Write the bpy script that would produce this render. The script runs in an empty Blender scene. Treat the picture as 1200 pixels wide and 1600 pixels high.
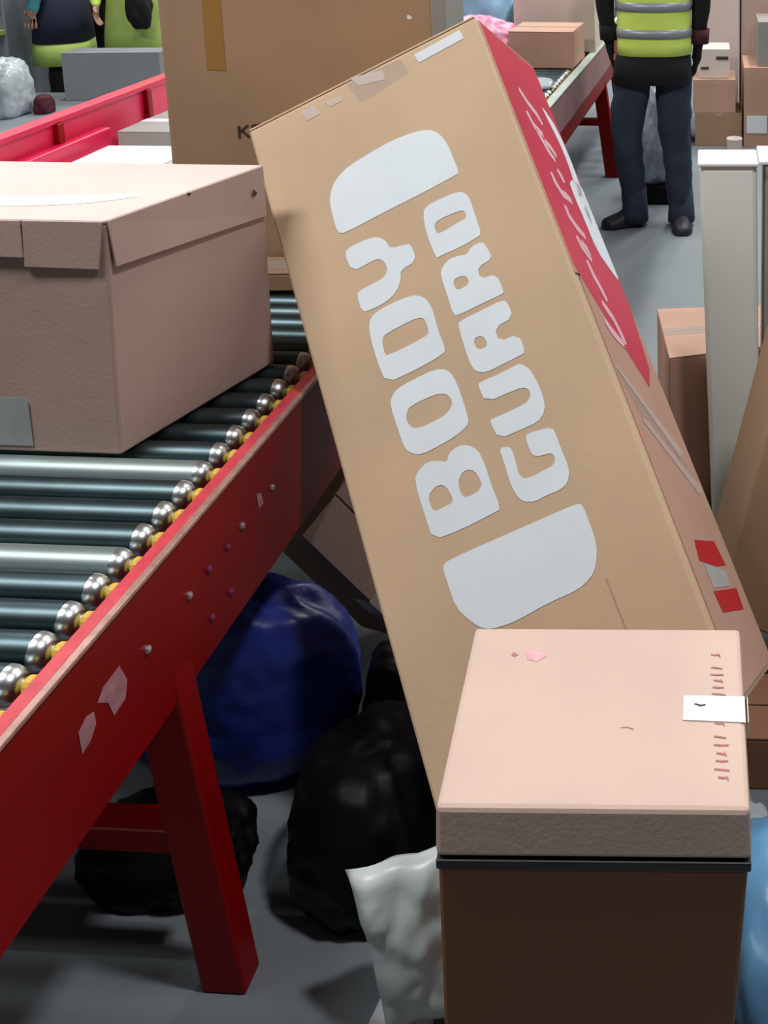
import bpy, bmesh, math, random
from mathutils import Vector, Matrix, noise
from mathutils.geometry import tessellate_polygon
random.seed(7)
R = math.radians
COL = bpy.context.scene.collection
SC = bpy.context.scene

# ------------------------------------------------------------------ camera
cam = bpy.data.cameras.new('camera')
cam.sensor_fit = 'VERTICAL'; cam.sensor_height = 36.0; cam.lens = 36.0 * 1680 / 1600
cam.shift_x = -500 / 1600; cam.shift_y = -721 / 1600
cam.clip_start = 0.05; cam.clip_end = 200
co = bpy.data.objects.new('camera', cam); COL.objects.link(co)
co.location = (0, 0, 1.75); co.rotation_euler = (R(90 - 10.1), 0, 0)
SC.camera = co

# ------------------------------------------------------------------ world, lamps, exposure
wd_ = bpy.data.worlds.new('world'); SC.world = wd_; wd_.use_nodes = True
wd_.node_tree.nodes['Background'].inputs[0].default_value = (0.90, 0.95, 1.0, 1)
wd_.node_tree.nodes['Background'].inputs[1].default_value = 0.015
SC.view_settings.view_transform = 'Standard'; SC.view_settings.look = 'None'
SC.view_settings.gamma = 1.0; SC.view_settings.use_curve_mapping = False
SC.view_settings.exposure = 0.0

def area(name, loc, sx, sy, power, col=(1, 0.96, 0.92), tilt=(0, 0, 0)):
    l = bpy.data.lights.new(name, 'AREA'); l.shape = 'RECTANGLE'; l.size = sx; l.size_y = sy
    l.energy = power; l.color = col
    o = bpy.data.objects.new(name, l); COL.objects.link(o); o.location = loc; o.rotation_euler = tilt
    return o
# rows of strip lamps under the hall roof, plus added glare and fill lamps
KEY = (1.0, 0.975, 0.97)
area('ceiling_or_fill_lamp', (-2.5, 0.9, 4.4), 1.8, 0.5, 132, KEY)
for yy in (5.4, 8.6, 12.0):
    area('ceiling_or_fill_lamp', (1.2, yy, 5.2), 0.4, 2.0, 140, KEY)
    area('ceiling_or_fill_lamp', (-2.8, yy, 5.2), 0.4, 2.0, 118, KEY)
    area('ceiling_or_fill_lamp', (5.0, yy, 5.2), 0.4, 2.0, 90, KEY)
    if yy > 8: area('ceiling_or_fill_lamp', (-7.0, yy, 4.5), 3.0, 0.8, 90, KEY)  # added and widened for the glare on the lidded carton's tape
area('ceiling_or_fill_lamp', (1.1, 0.95, 4.6), 0.4, 0.3, 88, (1.0, 0.93, 0.96))  # added fill light, brightens the right-hand faces

# ------------------------------------------------------------------ helpers
def nt(name):
    m = bpy.data.materials.new(name); m.use_nodes = True
    return m, m.node_tree, m.node_tree.nodes['Principled BSDF']

def mat(name, col, rough=0.6, metal=0.0, var=0.12, scale=6.0, bump=0.0, bscale=120.0, spec=0.5, alpha=1.0, trans=0.0, coat=0.0, var2=None):
    m, t, b = nt(name)
    n = t.nodes.new('ShaderNodeTexNoise'); n.inputs['Scale'].default_value = scale; n.inputs['Detail'].default_value = 5
    tc = t.nodes.new('ShaderNodeTexCoord'); t.links.new(tc.outputs['Object'], n.inputs['Vector'])
    r = t.nodes.new('ShaderNodeValToRGB')
    r.color_ramp.elements[0].position = 0.3; r.color_ramp.elements[1].position = 0.7
    c0 = [max(0, c * (1 - var)) for c in col[:3]]; c1 = [min(1, c * (1 + var)) for c in (var2 or col)[:3]]
    r.color_ramp.elements[0].color = (*c0, 1); r.color_ramp.elements[1].color = (*c1, 1)
    t.links.new(n.outputs['Fac'], r.inputs['Fac']); t.links.new(r.outputs['Color'], b.inputs['Base Color'])
    b.inputs['Roughness'].default_value = rough; b.inputs['Metallic'].default_value = metal
    b.inputs['Specular IOR Level'].default_value = spec; b.inputs['Alpha'].default_value = alpha
    b.inputs['Transmission Weight'].default_value = trans; b.inputs['Coat Weight'].default_value = coat
    if bump:
        n2 = t.nodes.new('ShaderNodeTexNoise'); n2.inputs['Scale'].default_value = bscale; n2.inputs['Detail'].default_value = 4
        t.links.new(tc.outputs['Object'], n2.inputs['Vector'])
        bp = t.nodes.new('ShaderNodeBump'); bp.inputs['Strength'].default_value = bump; bp.inputs['Distance'].default_value = 0.01
        t.links.new(n2.outputs['Fac'], bp.inputs['Height']); t.links.new(bp.outputs['Normal'], b.inputs['Normal'])
    return m

def card(name, col, var=0.08):
    return mat(name, col, rough=0.72, var=var, scale=3.5, bump=0.06, bscale=160, spec=0.3)

def srgb(r, g, b):
    f = lambda c: ((c / 255 + 0.055) / 1.055) ** 2.4 if c > 10 else c / 255 / 12.92
    return (f(r), f(g), f(b))

def world_of(o):
    m = Matrix.Identity(4)
    while o is not None:
        m = o.matrix_basis @ m; o = o.parent
    return m

def link(name, me, m, parent=None, local=False, smooth=False):
    for p in me.polygons: p.use_smooth = smooth
    if m is not None:
        for k in (m if isinstance(m, (list, tuple)) else [m]): me.materials.append(k)
    o = bpy.data.objects.new(name, me); COL.objects.link(o)
    if parent is not None:
        if not local: me.transform(world_of(parent).inverted())
        o.parent = parent
    return o

def from_bm(name, bm, m, parent=None, local=False, smooth=False):
    me = bpy.data.meshes.new(name); bmesh.ops.recalc_face_normals(bm, faces=bm.faces); bm.to_mesh(me); bm.free()
    return link(name, me, m, parent, local, smooth)

def thing(name, label, cat, loc, rz=0.0, group=None):
    o = bpy.data.objects.new(name, None); COL.objects.link(o); o.empty_display_size = 0.05
    o.location = loc; o.rotation_euler = (0, 0, rz); o['label'] = label; o['category'] = cat
    if group: o['group'] = group
    return o

def tag(o, label, cat, group=None):
    o['label'] = label; o['category'] = cat
    if group: o['group'] = group
    return o

def hexa_bm(v, bev=0.0, seg=2, bm=None):
    """v: 4 lower corners (ring) then 4 upper corners (same ring)"""
    own = bm is None
    b2 = bmesh.new()
    q = [b2.verts.new(p) for p in v]
    for f in ((3, 2, 1, 0), (4, 5, 6, 7), (0, 1, 5, 4), (1, 2, 6, 5), (2, 3, 7, 6), (3, 0, 4, 7)):
        b2.faces.new([q[i] for i in f])
    bmesh.ops.recalc_face_normals(b2, faces=b2.faces)
    if bev: bmesh.ops.bevel(b2, geom=b2.edges[:], offset=bev, segments=seg, profile=0.5, affect='EDGES')
    if own: return b2
    me = bpy.data.meshes.new('t'); b2.to_mesh(me); b2.free(); bm.from_mesh(me); bpy.data.meshes.remove(me)
    return bm

def hexa(name, v, m, parent=None, bev=0.003, local=False):
    return from_bm(name, hexa_bm(v, bev), m, parent, local)

def bxv(x0, x1, y0, y1, z0, z1):
    return [(x0, y0, z0), (x1, y0, z0), (x1, y1, z0), (x0, y1, z0), (x0, y0, z1), (x1, y0, z1), (x1, y1, z1), (x0, y1, z1)]

def bx(name, x0, x1, y0, y1, z0, z1, m, parent=None, bev=0.003, local=False):
    return hexa(name, bxv(x0, x1, y0, y1, z0, z1), m, parent, bev, local)

def slab(name, O, A, B, N, a0, a1, b0, b1, n0, n1, m, parent, bev=0.0):
    """box in a frame: origin O, axes A, B, N"""
    f = lambda a, b, n: O + A * a + B * b + N * n
    return hexa(name, [f(a0, b0, n0), f(a1, b0, n0), f(a1, b1, n0), f(a0, b1, n0), f(a0, b0, n1), f(a1, b0, n1), f(a1, b1, n1), f(a0, b1, n1)], m, parent, bev)

def flat(name, rings, O, A, B, N, off, m, parent, thick=0.0004):
    """flat print: rings of (a, b) in the plane O, A, B; lies off metres above it and has a film's thickness"""
    vs = [Vector((a, b, 0)) for r in rings for a, b in r]
    tri = tessellate_polygon([[Vector((a, b, 0)) for a, b in r] for r in rings])
    n = len(vs)
    P = [O + A * v.x + B * v.y + N * off for v in vs] + [O + A * v.x + B * v.y + N * (off - thick) for v in vs]
    F = []
    for t in tri:
        a, b, c = (P[i] for i in t)
        if (b - a).cross(c - a).dot(N) < 0: t = (t[0], t[2], t[1])
        F.append(tuple(t))
    k = 0
    for r in rings:
        for i in range(len(r)):
            j = (i + 1) % len(r); F.append((k + i, k + j, n + k + j, n + k + i))
        k += len(r)
    me = bpy.data.meshes.new(name); me.from_pydata([tuple(p) for p in P], [], F); me.update()
    return link(name, me, m, parent)

def smooth_ring(r, it=1):
    for _ in range(it):
        q = []
        for i in range(len(r)):
            a, b = r[i], r[(i + 1) % len(r)]
            q += [(a[0] * .75 + b[0] * .25, a[1] * .75 + b[1] * .25), (a[0] * .25 + b[0] * .75, a[1] * .25 + b[1] * .75)]
        r = q
    return r

def stroke(pts, w):
    """ribbon ring around a polyline of (a, b)"""
    L, Rr = [], []
    for i, p in enumerate(pts):
        a = Vector(pts[max(0, i - 1)]); b = Vector(pts[min(len(pts) - 1, i + 1)])
        d = (b - a).normalized(); nn = Vector((-d.y, d.x))
        k = w * (0.75 if i in (0, len(pts) - 1) else 1.0) / 2
        L.append((p[0] + nn.x * k, p[1] + nn.y * k)); Rr.append((p[0] - nn.x * k, p[1] - nn.y * k))
    return L + Rr[::-1]

def tube_bm(bm, pts, rad, seg=12, cap=True):
    rings = []
    for i, p in enumerate(pts):
        p = Vector(p); a = Vector(pts[max(0, i - 1)]); b = Vector(pts[min(len(pts) - 1, i + 1)])
        d = (b - a).normalized(); u = d.orthogonal().normalized() if i == 0 else (u - d * u.dot(d)).normalized(); w = d.cross(u)
        r = rad[i] if isinstance(rad, (list, tuple)) else rad
        rings.append([bm.verts.new(p + (u * math.cos(2 * math.pi * k / seg) + w * math.sin(2 * math.pi * k / seg)) * r) for k in range(seg)])
    for a, b in zip(rings, rings[1:]):
        for k in range(seg): bm.faces.new((a[k], a[(k + 1) % seg], b[(k + 1) % seg], b[k]))
    if cap: bm.faces.new(rings[0][::-1]); bm.faces.new(rings[-1])
    return bm

def lathe_bm(prof, seg=20):
    """profile of (axial, radius) turned about the local x axis"""
    bm = bmesh.new(); rings = []
    for x, r in prof: rings.append([bm.verts.new((x, r * math.cos(2 * math.pi * k / seg), r * math.sin(2 * math.pi * k / seg))) for k in range(seg)])
    for a, b in zip(rings, rings[1:]):
        for k in range(seg): bm.faces.new((a[k], a[(k + 1) % seg], b[(k + 1) % seg], b[k]))
    bm.faces.new(rings[0]); bm.faces.new(rings[-1][::-1])
    return bm

def sack(name, c, r, m, parent=None, seed=0, wr=0.10, base=0.0, power=2.6, sub=5):
    """slumped bag: lumpy superellipsoid with creases, flat where it rests (z = base)"""
    bm = bmesh.new(); bmesh.ops.create_icosphere(bm, subdivisions=sub, radius=1)
    for v in bm.verts:
        p = v.co.copy(); s = (abs(p.x) ** power + abs(p.y) ** power + abs(p.z) ** power) ** (-1 / power)
        q = p * s; o = Vector((seed * 7.3, seed * 3.1, seed))
        k = noise.noise(p * 1.7 + o) * wr * 1.6 + (0.5 - abs(noise.noise(p * 3.6 + o))) * wr * 0.9 + (0.4 - abs(noise.noise(p * 8 + o))) * wr * 0.35
        q = q * (1 + k)
        v.co = (c[0] + q.x * r[0], c[1] + q.y * r[1], max(base, c[2] + q.z * r[2]))
    return from_bm(name, bm, m, parent, smooth=True)

def carton(name, label, base, z0, z1, m, tape=None, seam='y', group=None, top=None, gap=0.004, bev=0.004, front_tape=True, cat='box', tape_down=0.05):
    """closed carton: base = 4 ground corners (front-left, front-right, back-right, back-left); top = 4 upper corners' xy"""
    b = [Vector((x, y, z0)) for x, y in base]; t = [Vector((x, y, z1)) for x, y in (top or base)]
    c = sum(b, Vector()) / 4
    th = thing(name, label, cat, c, 0, group)
    up = (sum(t, Vector()) - sum(b, Vector())).normalized()
    h = 0.004
    t2 = [p - up * h for p in t]
    hexa('body', b + t2, m, th, bev)
    # two top flaps meeting in a seam
    lerp = lambda p, q, k: p + (q - p) * k
    if seam == 'y': pairs = ((0, 1, 3, 2),)
    else: pairs = ((0, 3, 1, 2),)
    i, j, k, l = pairs[0]
    wid = (t2[j] - t2[i]).length; g = gap / 2 / max(wid, 1e-6)
    for a0, a1 in ((0.0, 0.5 - g), (0.5 + g, 1.0)):
        q = [lerp(t2[i], t2[j], a0), lerp(t2[i], t2[j], a1), lerp(t2[k], t2[l], a1), lerp(t2[k], t2[l], a0)]
        hexa('top_flap', q + [p + up * h for p in q], m, th, 0.0012)
    if tape:
        tw = 0.048 / 2 / max(wid, 1e-6)
        q = [lerp(t[i], t[j], .5 - tw), lerp(t[i], t[j], .5 + tw), lerp(t[k], t[l], .5 + tw), lerp(t[k], t[l], .5 - tw)]
        q = [p + up * 0.0004 for p in q]
        bm = hexa_bm(q + [p + up * 0.0006 for p in q])
        if front_tape:
            out = ((t[i] - t[k]).normalized()) * 0.001
            q2 = [q[0] + out - up * tape_down, q[1] + out - up * tape_down, q[1] - out * 0.2 - up * tape_down, q[0] - out * 0.2 - up * tape_down]
            hexa_bm(q2 + [p + up * (tape_down + 0.0006) for p in q2], bm=bm)
        from_bm('tape_strip', bm, tape, th)
    return th

# ------------------------------------------------------------------ materials
M = {}
M['floor'] = mat('concrete_floor', srgb(122, 132, 136), rough=0.5, var=0.12, scale=1.3, bump=0.05, bscale=40, spec=0.4)
M['wall'] = mat('grey_wall', srgb(120, 124, 126), rough=0.8, var=0.05, scale=0.6)
M['card_long'] = card('card_tan', srgb(206, 180, 148))
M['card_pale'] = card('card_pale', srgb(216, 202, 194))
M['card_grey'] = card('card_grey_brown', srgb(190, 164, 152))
M['card_brown'] = card('card_brown', srgb(164, 136, 108))
M['card_dark'] = card('card_dark_brown', srgb(150, 112, 84))
M['card_pink'] = card('card_pinkish', srgb(190, 152, 132))
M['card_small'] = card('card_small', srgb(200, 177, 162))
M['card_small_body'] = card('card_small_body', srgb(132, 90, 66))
M['white_print'] = mat('white_print', srgb(232, 244, 248), rough=0.55, var=0.03, scale=9)
M['pink_print'] = mat('pale_pink_script', srgb(240, 190, 200), rough=0.5, var=0.04)
M['red_print'] = mat('red_label', srgb(212, 58, 84), rough=0.42, var=0.08, scale=5)
M['red_mark'] = mat('red_mark', srgb(190, 18, 30), rough=0.5, var=0.05)
M['film'] = mat('clear_tape', srgb(206, 196, 186), rough=0.18, var=0.06, scale=30, spec=0.6, alpha=0.35)
M['glint'] = mat('tape_glint', srgb(226, 214, 204), rough=0.15, var=0.05, alpha=0.75)  # pale colour standing in for glints on clear tape
M['brown_tape'] = mat('brown_tape', srgb(160, 118, 60), rough=0.3, var=0.05)
M['white_tape'] = mat('white_tape', srgb(225, 232, 236), rough=0.22, var=0.04)
M['shiny_tape'] = mat('shiny_tape', srgb(215, 225, 230), rough=0.08, var=0.03, spec=0.8)
M['grey_label'] = mat('grey_label', srgb(178, 184, 184), rough=0.3, var=0.08, scale=25)
M['ink'] = mat('dark_ink', srgb(70, 50, 44), rough=0.7, var=0.05)
M['red_ink'] = mat('faded_red_ink', srgb(170, 116, 112), rough=0.7, var=0.25, scale=90)
M['stain'] = mat('pink_stain', srgb(214, 164, 168), rough=0.7, var=0.15, scale=60)
M['black_band'] = mat('black_band', srgb(16, 12, 12), rough=0.5, var=0.1)
M['red_paint'] = mat('red_paint', srgb(132, 0, 3), rough=0.42, var=0.10, scale=4, spec=0.2)
M['red_paint_pale'] = mat('red_paint_pale', srgb(205, 70, 80), rough=0.4, var=0.18, scale=40)  # paler, patchier red for the rail tops
M['bare_edge'] = mat('bare_metal_edge', srgb(190, 150, 140), rough=0.35, metal=0.4, var=0.2, scale=60)
M['chrome'] = mat('roller_steel', srgb(78, 94, 98), rough=0.42, metal=1.0, var=0.12, scale=12)
M['roller_end'] = mat('polished_roller_end', srgb(214, 220, 220), rough=0.32, metal=1.0, var=0.05)
M['zinc_roller'] = mat('bright_zinc_roller', srgb(150, 166, 164), rough=0.45, metal=0.7, var=0.05, scale=10)
M['worn_pale'] = mat('pale_worn_steel', srgb(186, 200, 190), rough=0.4, var=0.1, scale=8)
M['panel_pink'] = mat('pinkish_grey_panel', srgb(150, 112, 114), rough=0.5, var=0.15, scale=5)  # greyish pink of the far rail's side panel
M['yellow'] = mat('yellow_cap', srgb(214, 176, 60), rough=0.5, var=0.06)
M['bolt'] = mat('zinc_bolt', srgb(200, 196, 200), rough=0.3, metal=0.8, var=0.05)
M['bolt_dark'] = mat('painted_bolt', srgb(120, 40, 80), rough=0.4, var=0.05)
M['scuff'] = mat('scuffed_sticker', srgb(170, 120, 130), rough=0.6, var=0.25, scale=40)
M['pink_plastic'] = mat('crimson_guard', srgb(214, 22, 74), rough=0.35, var=0.08, scale=3)
M['belt'] = mat('white_belt', srgb(226, 222, 226), rough=0.5, var=0.04)
M['steel_grey'] = mat('grey_steel', srgb(140, 150, 156), rough=0.4, metal=0.2, var=0.08)
M['grey_box'] = mat('grey_plastic', srgb(138, 142, 146), rough=0.6, var=0.05)
M['white_board'] = mat('white_board', srgb(236, 244, 238), rough=0.5, var=0.05, scale=2)
M['white_rim'] = mat('white_rim', srgb(238, 246, 248), rough=0.35, var=0.02)
M['grey_board'] = mat('grey_board', srgb(150, 148, 142), rough=0.6, var=0.07)
M['white_poly'] = mat('white_poly', srgb(214, 230, 228), rough=0.34, var=0.08, scale=14, bump=0.07, bscale=14)
M['grey_poly'] = mat('grey_poly', srgb(176, 186, 190), rough=0.25, var=0.1, scale=14, bump=0.2, bscale=20)
M['clear_poly'] = mat('clear_poly', srgb(176, 192, 202), rough=0.2, var=0.2, scale=12, bump=0.3, bscale=25, alpha=0.85)
M['blue_poly'] = mat('blue_poly', srgb(34, 48, 130), rough=0.4, var=0.2, scale=8, bump=0.3, bscale=15)
M['light_blue'] = mat('light_blue_poly', srgb(96, 150, 190), rough=0.28, var=0.12, scale=9, bump=0.15, bscale=12)
M['sky_blue'] = mat('pale_blue_poly', srgb(150, 200, 224), rough=0.3, var=0.1, scale=9)
M['pink_poly'] = mat('pink_poly', srgb(222, 150, 180), rough=0.35, var=0.2, scale=20)
M['black_poly'] = mat('black_poly', srgb(8, 8, 10), rough=0.5, spec=0.2, var=0.2, bump=0.2, bscale=15)
M['navy'] = mat('navy_cloth', srgb(22, 28, 52), rough=0.8, var=0.15)
M['black_cloth'] = mat('black_cloth', srgb(14, 14, 17), rough=0.85, var=0.2, scale=12)
M['jeans'] = mat('dark_jeans', srgb(38, 48, 64), rough=0.85, var=0.25, scale=9, bump=0.15, bscale=60)
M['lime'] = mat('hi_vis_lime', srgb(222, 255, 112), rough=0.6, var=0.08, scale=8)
M['lime2'] = mat('hi_vis_lime_dull', srgb(172, 200, 104), rough=0.6, var=0.08, scale=8)  # duller, less saturated hi-vis green
M['silver'] = mat('reflective_band', srgb(150, 160, 166), rough=0.35, metal=0.2, var=0.06)
M['crimson'] = mat('red_cloth', srgb(190, 24, 62), rough=0.8, var=0.1)
M['teal'] = mat('teal_cloth', srgb(70, 150, 165), rough=0.7, var=0.15)
M['maroon'] = mat('maroon_cloth', srgb(70, 14, 30), rough=0.8, var=0.1)
M['skin'] = mat('skin', srgb(198, 150, 130), rough=0.55, var=0.05)
M['hair'] = mat('dark_hair', srgb(40, 28, 22), rough=0.6, var=0.2, scale=40)
M['shoe'] = mat('dark_shoe', srgb(30, 34, 44), rough=0.5, var=0.15)
M['eye'] = mat('eye', srgb(40, 30, 28), rough=0.2, var=0.0)
M['dark_teal'] = mat('dark_teal_metal', srgb(50, 76, 92), rough=0.5, var=0.1)

# flat print on the long carton: outlines in metres, (across, down) on the face and (back, down) on the side
FRONT={
'bar_top':[[(0.1193,0.2868),(0.119,0.2508),(0.1217,0.2186),(0.1348,0.1941),(0.1552,0.1788),(0.1808,0.1702),(0.2308,0.1654),(0.2772,0.1631),(0.3268,0.1682),(0.3575,0.1782),(0.3733,0.1979),(0.3808,0.2247),(0.3819,0.2537),(0.3836,0.2882),(0.3749,0.2894),(0.302,0.2917),(0.2184,0.2916),(0.1339,0.294)]],
'Y':[[(0.1198,0.3305),(0.1359,0.3235),(0.1741,0.3258),(0.192,0.3305),(0.2053,0.3451),(0.2087,0.3642),(0.2425,0.37),(0.2508,0.378),(0.2498,0.4094),(0.2152,0.4112),(0.2111,0.4276),(0.1955,0.4462),(0.1708,0.4552),(0.1383,0.4553),(0.1204,0.452),(0.1201,0.4182),(0.1277,0.4113),(0.1578,0.4113),(0.18,0.4101),(0.1916,0.3998),(0.1913,0.3838),(0.1817,0.3712),(0.1655,0.3701),(0.125,0.3718)]],
'D':[[(0.1258,0.5936),(0.1211,0.5509),(0.1218,0.4986),(0.1277,0.4759),(0.1409,0.4642),(0.1768,0.4619),(0.2216,0.4651),(0.2394,0.4761),(0.2476,0.4915),(0.2508,0.5134),(0.2479,0.5449),(0.2508,0.586),(0.2422,0.5919),(0.1858,0.5954)],[(0.1419,0.5155),(0.1532,0.5095),(0.2072,0.5081),(0.2248,0.5114),(0.2314,0.5195),(0.2309,0.5444),(0.2203,0.5482),(0.1431,0.5486),(0.1387,0.5416)]],
'O':[[(0.1278,0.62),(0.141,0.6115),(0.1733,0.6092),(0.2203,0.6099),(0.2406,0.6193),(0.2489,0.6364),(0.2517,0.6689),(0.2509,0.7182),(0.244,0.7268),(0.2184,0.734),(0.1767,0.7364),(0.1511,0.7366),(0.1336,0.7278),(0.1232,0.7127),(0.122,0.6771),(0.1207,0.6336)],[(0.1468,0.6573),(0.157,0.65),(0.2062,0.6507),(0.2268,0.6588),(0.234,0.6752),(0.2227,0.6891),(0.2017,0.6938),(0.1607,0.6931),(0.1453,0.6851),(0.1415,0.6692)]],
'B':[[(0.1251,0.8756),(0.1237,0.8322),(0.1236,0.7727),(0.1345,0.7592),(0.1573,0.752),(0.1787,0.7603),(0.1898,0.7686),(0.1969,0.7557),(0.2165,0.7505),(0.2347,0.7563),(0.2494,0.772),(0.2532,0.7964),(0.253,0.8346),(0.2557,0.8778),(0.243,0.8789),(0.1769,0.8802)],[(0.1388,0.8063),(0.1563,0.7959),(0.1716,0.7992),(0.1788,0.8147),(0.1799,0.833),(0.1695,0.8341),(0.1432,0.8339),(0.1391,0.8277)],[(0.1984,0.8052),(0.2112,0.7939),(0.2268,0.7962),(0.236,0.8092),(0.2369,0.8343),(0.2022,0.8371),(0.1962,0.8256)]],
'bar_bot':[[(0.1269,0.9206),(0.1409,0.9158),(0.2285,0.9184),(0.3251,0.9217),(0.3827,0.9238),(0.3923,0.9301),(0.3929,0.9647),(0.3922,0.9962),(0.3795,1.0244),(0.3629,1.0391),(0.3338,1.0466),(0.2847,1.0447),(0.2262,1.0483),(0.2039,1.0473),(0.1767,1.0434),(0.1606,1.0348),(0.1471,1.019),(0.1288,0.9888),(0.1278,0.9465)]],
'd2':[[(0.2875,0.4224),(0.2844,0.3676),(0.2904,0.3299),(0.3011,0.3188),(0.3342,0.3188),(0.3692,0.3212),(0.382,0.3317),(0.386,0.3474),(0.3849,0.3848),(0.3846,0.4194),(0.3718,0.4211),(0.3386,0.4234),(0.296,0.4212)],[(0.3044,0.3613),(0.3135,0.3549),(0.3565,0.3572),(0.3686,0.3618),(0.3687,0.3768),(0.3465,0.3779),(0.3071,0.3814),(0.3028,0.374)]],
'R':[[(0.2843,0.5355),(0.2851,0.4991),(0.2848,0.4577),(0.2906,0.4448),(0.3076,0.4347),(0.3261,0.4358),(0.3453,0.4425),(0.357,0.4323),(0.3813,0.4323),(0.386,0.4491),(0.3886,0.4712),(0.3556,0.4735),(0.3542,0.4961),(0.3857,0.5009),(0.388,0.5378),(0.3819,0.54),(0.3373,0.5391),(0.2949,0.5393)],[(0.3028,0.4792),(0.3116,0.4731),(0.3303,0.4769),(0.3332,0.4951),(0.3046,0.4968)]],
'A':[[(0.2906,0.647),(0.2843,0.6284),(0.2858,0.5576),(0.2911,0.5501),(0.3334,0.5499),(0.3809,0.5496),(0.3875,0.5603),(0.3877,0.5879),(0.3491,0.5897),(0.3484,0.6165),(0.3863,0.6194),(0.3885,0.6546),(0.3752,0.6557),(0.3338,0.656),(0.3079,0.6562)],[(0.3042,0.591),(0.3236,0.5914),(0.3283,0.6145),(0.3052,0.6136)]],
'U':[[(0.2861,0.6702),(0.2913,0.6666),(0.3304,0.6689),(0.3617,0.6676),(0.3716,0.6685),(0.3831,0.6822),(0.3886,0.7014),(0.3909,0.7285),(0.3897,0.7514),(0.3818,0.7653),(0.3672,0.7738),(0.3384,0.7736),(0.2903,0.7706),(0.286,0.7374),(0.2897,0.7344),(0.3159,0.7357),(0.3562,0.7363),(0.3687,0.7302),(0.3718,0.7187),(0.365,0.7097),(0.3508,0.7068),(0.2893,0.7038)]],
'G':[[(0.2863,0.7848),(0.3033,0.79),(0.3072,0.7963),(0.3067,0.821),(0.3048,0.8393),(0.3097,0.8493),(0.3246,0.8524),(0.3435,0.8517),(0.3673,0.851),(0.3742,0.8428),(0.3726,0.8309),(0.3527,0.8278),(0.3417,0.824),(0.3364,0.8149),(0.3368,0.7843),(0.3505,0.7847),(0.3877,0.7921),(0.3898,0.8091),(0.3896,0.835),(0.3917,0.8673),(0.3814,0.8871),(0.3634,0.8925),(0.3384,0.8904),(0.3158,0.8917),(0.2968,0.8835),(0.2887,0.869),(0.2852,0.8452),(0.2867,0.8077)]],
't_white':[[(0.3768,0.0151),(0.4815,0.0113),(0.4841,0.0328),(0.3814,0.036)]],
't_c1':[[(0.2364,-0.0043),(0.3055,0.014),(0.3059,0.0355),(0.2479,0.0201)]],
't_c2':[[(0.1183,0.016),(0.146,0.0122),(0.1558,0.0384),(0.1249,0.0389)]],
't_c3':[[(0.1717,0.0196),(0.2032,0.0224),(0.2084,0.0342),(0.1791,0.034)]],
't_haze':[[(0.2243,0.0016),(0.3469,0.0084),(0.3568,0.0443),(0.2436,0.0571)]],
}
SIDE={
'red':[(-0.0167,0.0209),(-0.0229,0.0919),(-0.0244,0.2526),(-0.0041,0.3391),(0.0237,0.5196),(0.0253,0.659),(0.2111,0.773),(0.2627,0.7314),(0.29,0.6267),(0.2847,0.5421),(0.3148,0.3107),(0.2386,0.1321),(0.057,0.0422)],
'wht1':[(0.2432,0.1274),(0.2503,0.1608),(0.2691,0.1987),(0.2784,0.2377),(0.2737,0.2893),(0.2509,0.341),(0.2691,0.4453),(0.3392,0.2891),(0.3098,0.1755)],
'wht2':[(0.2228,0.3172),(0.2178,0.371),(0.2246,0.4095),(0.2252,0.4821),(0.2758,0.5203),(0.3398,0.5435),(0.3357,0.4877),(0.3412,0.4232),(0.3373,0.3497),(0.3148,0.3107)],
'r1':[(0.0964,1.0537),(0.2345,1.0695),(0.2503,1.114),(0.1801,1.1079),(0.0773,1.0862)],
'r2':[(0.0908,1.1386),(0.2632,1.1568),(0.2526,1.1925),(0.0995,1.1743)],
'w1':[(0.0976,1.0917),(0.1765,1.1097),(0.2358,1.1236),(0.216,1.147),(0.1033,1.1351),(0.1018,1.1168)],
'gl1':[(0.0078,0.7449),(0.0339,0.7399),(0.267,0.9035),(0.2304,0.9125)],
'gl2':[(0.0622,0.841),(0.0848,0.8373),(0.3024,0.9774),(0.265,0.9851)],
'film':[(0.0113,0.7483),(0.2506,0.9069),(0.2835,0.9812),(0.0692,0.8421)],
's1':[(0.1071,0.1361),(0.1349,0.1609),(0.1717,0.1772),(0.1863,0.1978)],
's2':[(0.0983,0.1926),(0.1134,0.2227),(0.1576,0.2309)],
's3':[(0.1187,0.2286),(0.1369,0.252),(0.1521,0.2749),(0.1746,0.2869)],
's4':[(0.1022,0.3319),(0.1069,0.3567),(0.1254,0.3753),(0.1561,0.3757),(0.1761,0.383)],
's5':[(0.1612,0.3113),(0.1719,0.3235),(0.1754,0.339)],
's6':[(0.1101,0.4043),(0.1088,0.427),(0.1331,0.4474),(0.1721,0.4628)],
's7':[(0.1061,0.4719),(0.1145,0.4924),(0.1325,0.5044),(0.1507,0.5166)],
's8':[(0.1114,0.5228),(0.12,0.5565),(0.1342,0.5787),(0.1446,0.604)],
's9':[(0.1024,0.6115),(0.1209,0.6264),(0.1396,0.6415),(0.1519,0.6717),(0.1553,0.6922)],
's10':[(0.0703,0.6509),(0.0854,0.6646),(0.1081,0.6792),(0.1408,0.6933)],
's11':[(0.1526,0.2476),(0.1794,0.2553),(0.1981,0.2716)],
's12':[(0.126,0.4821),(0.1462,0.4925),(0.1526,0.5081)],
}

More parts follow.
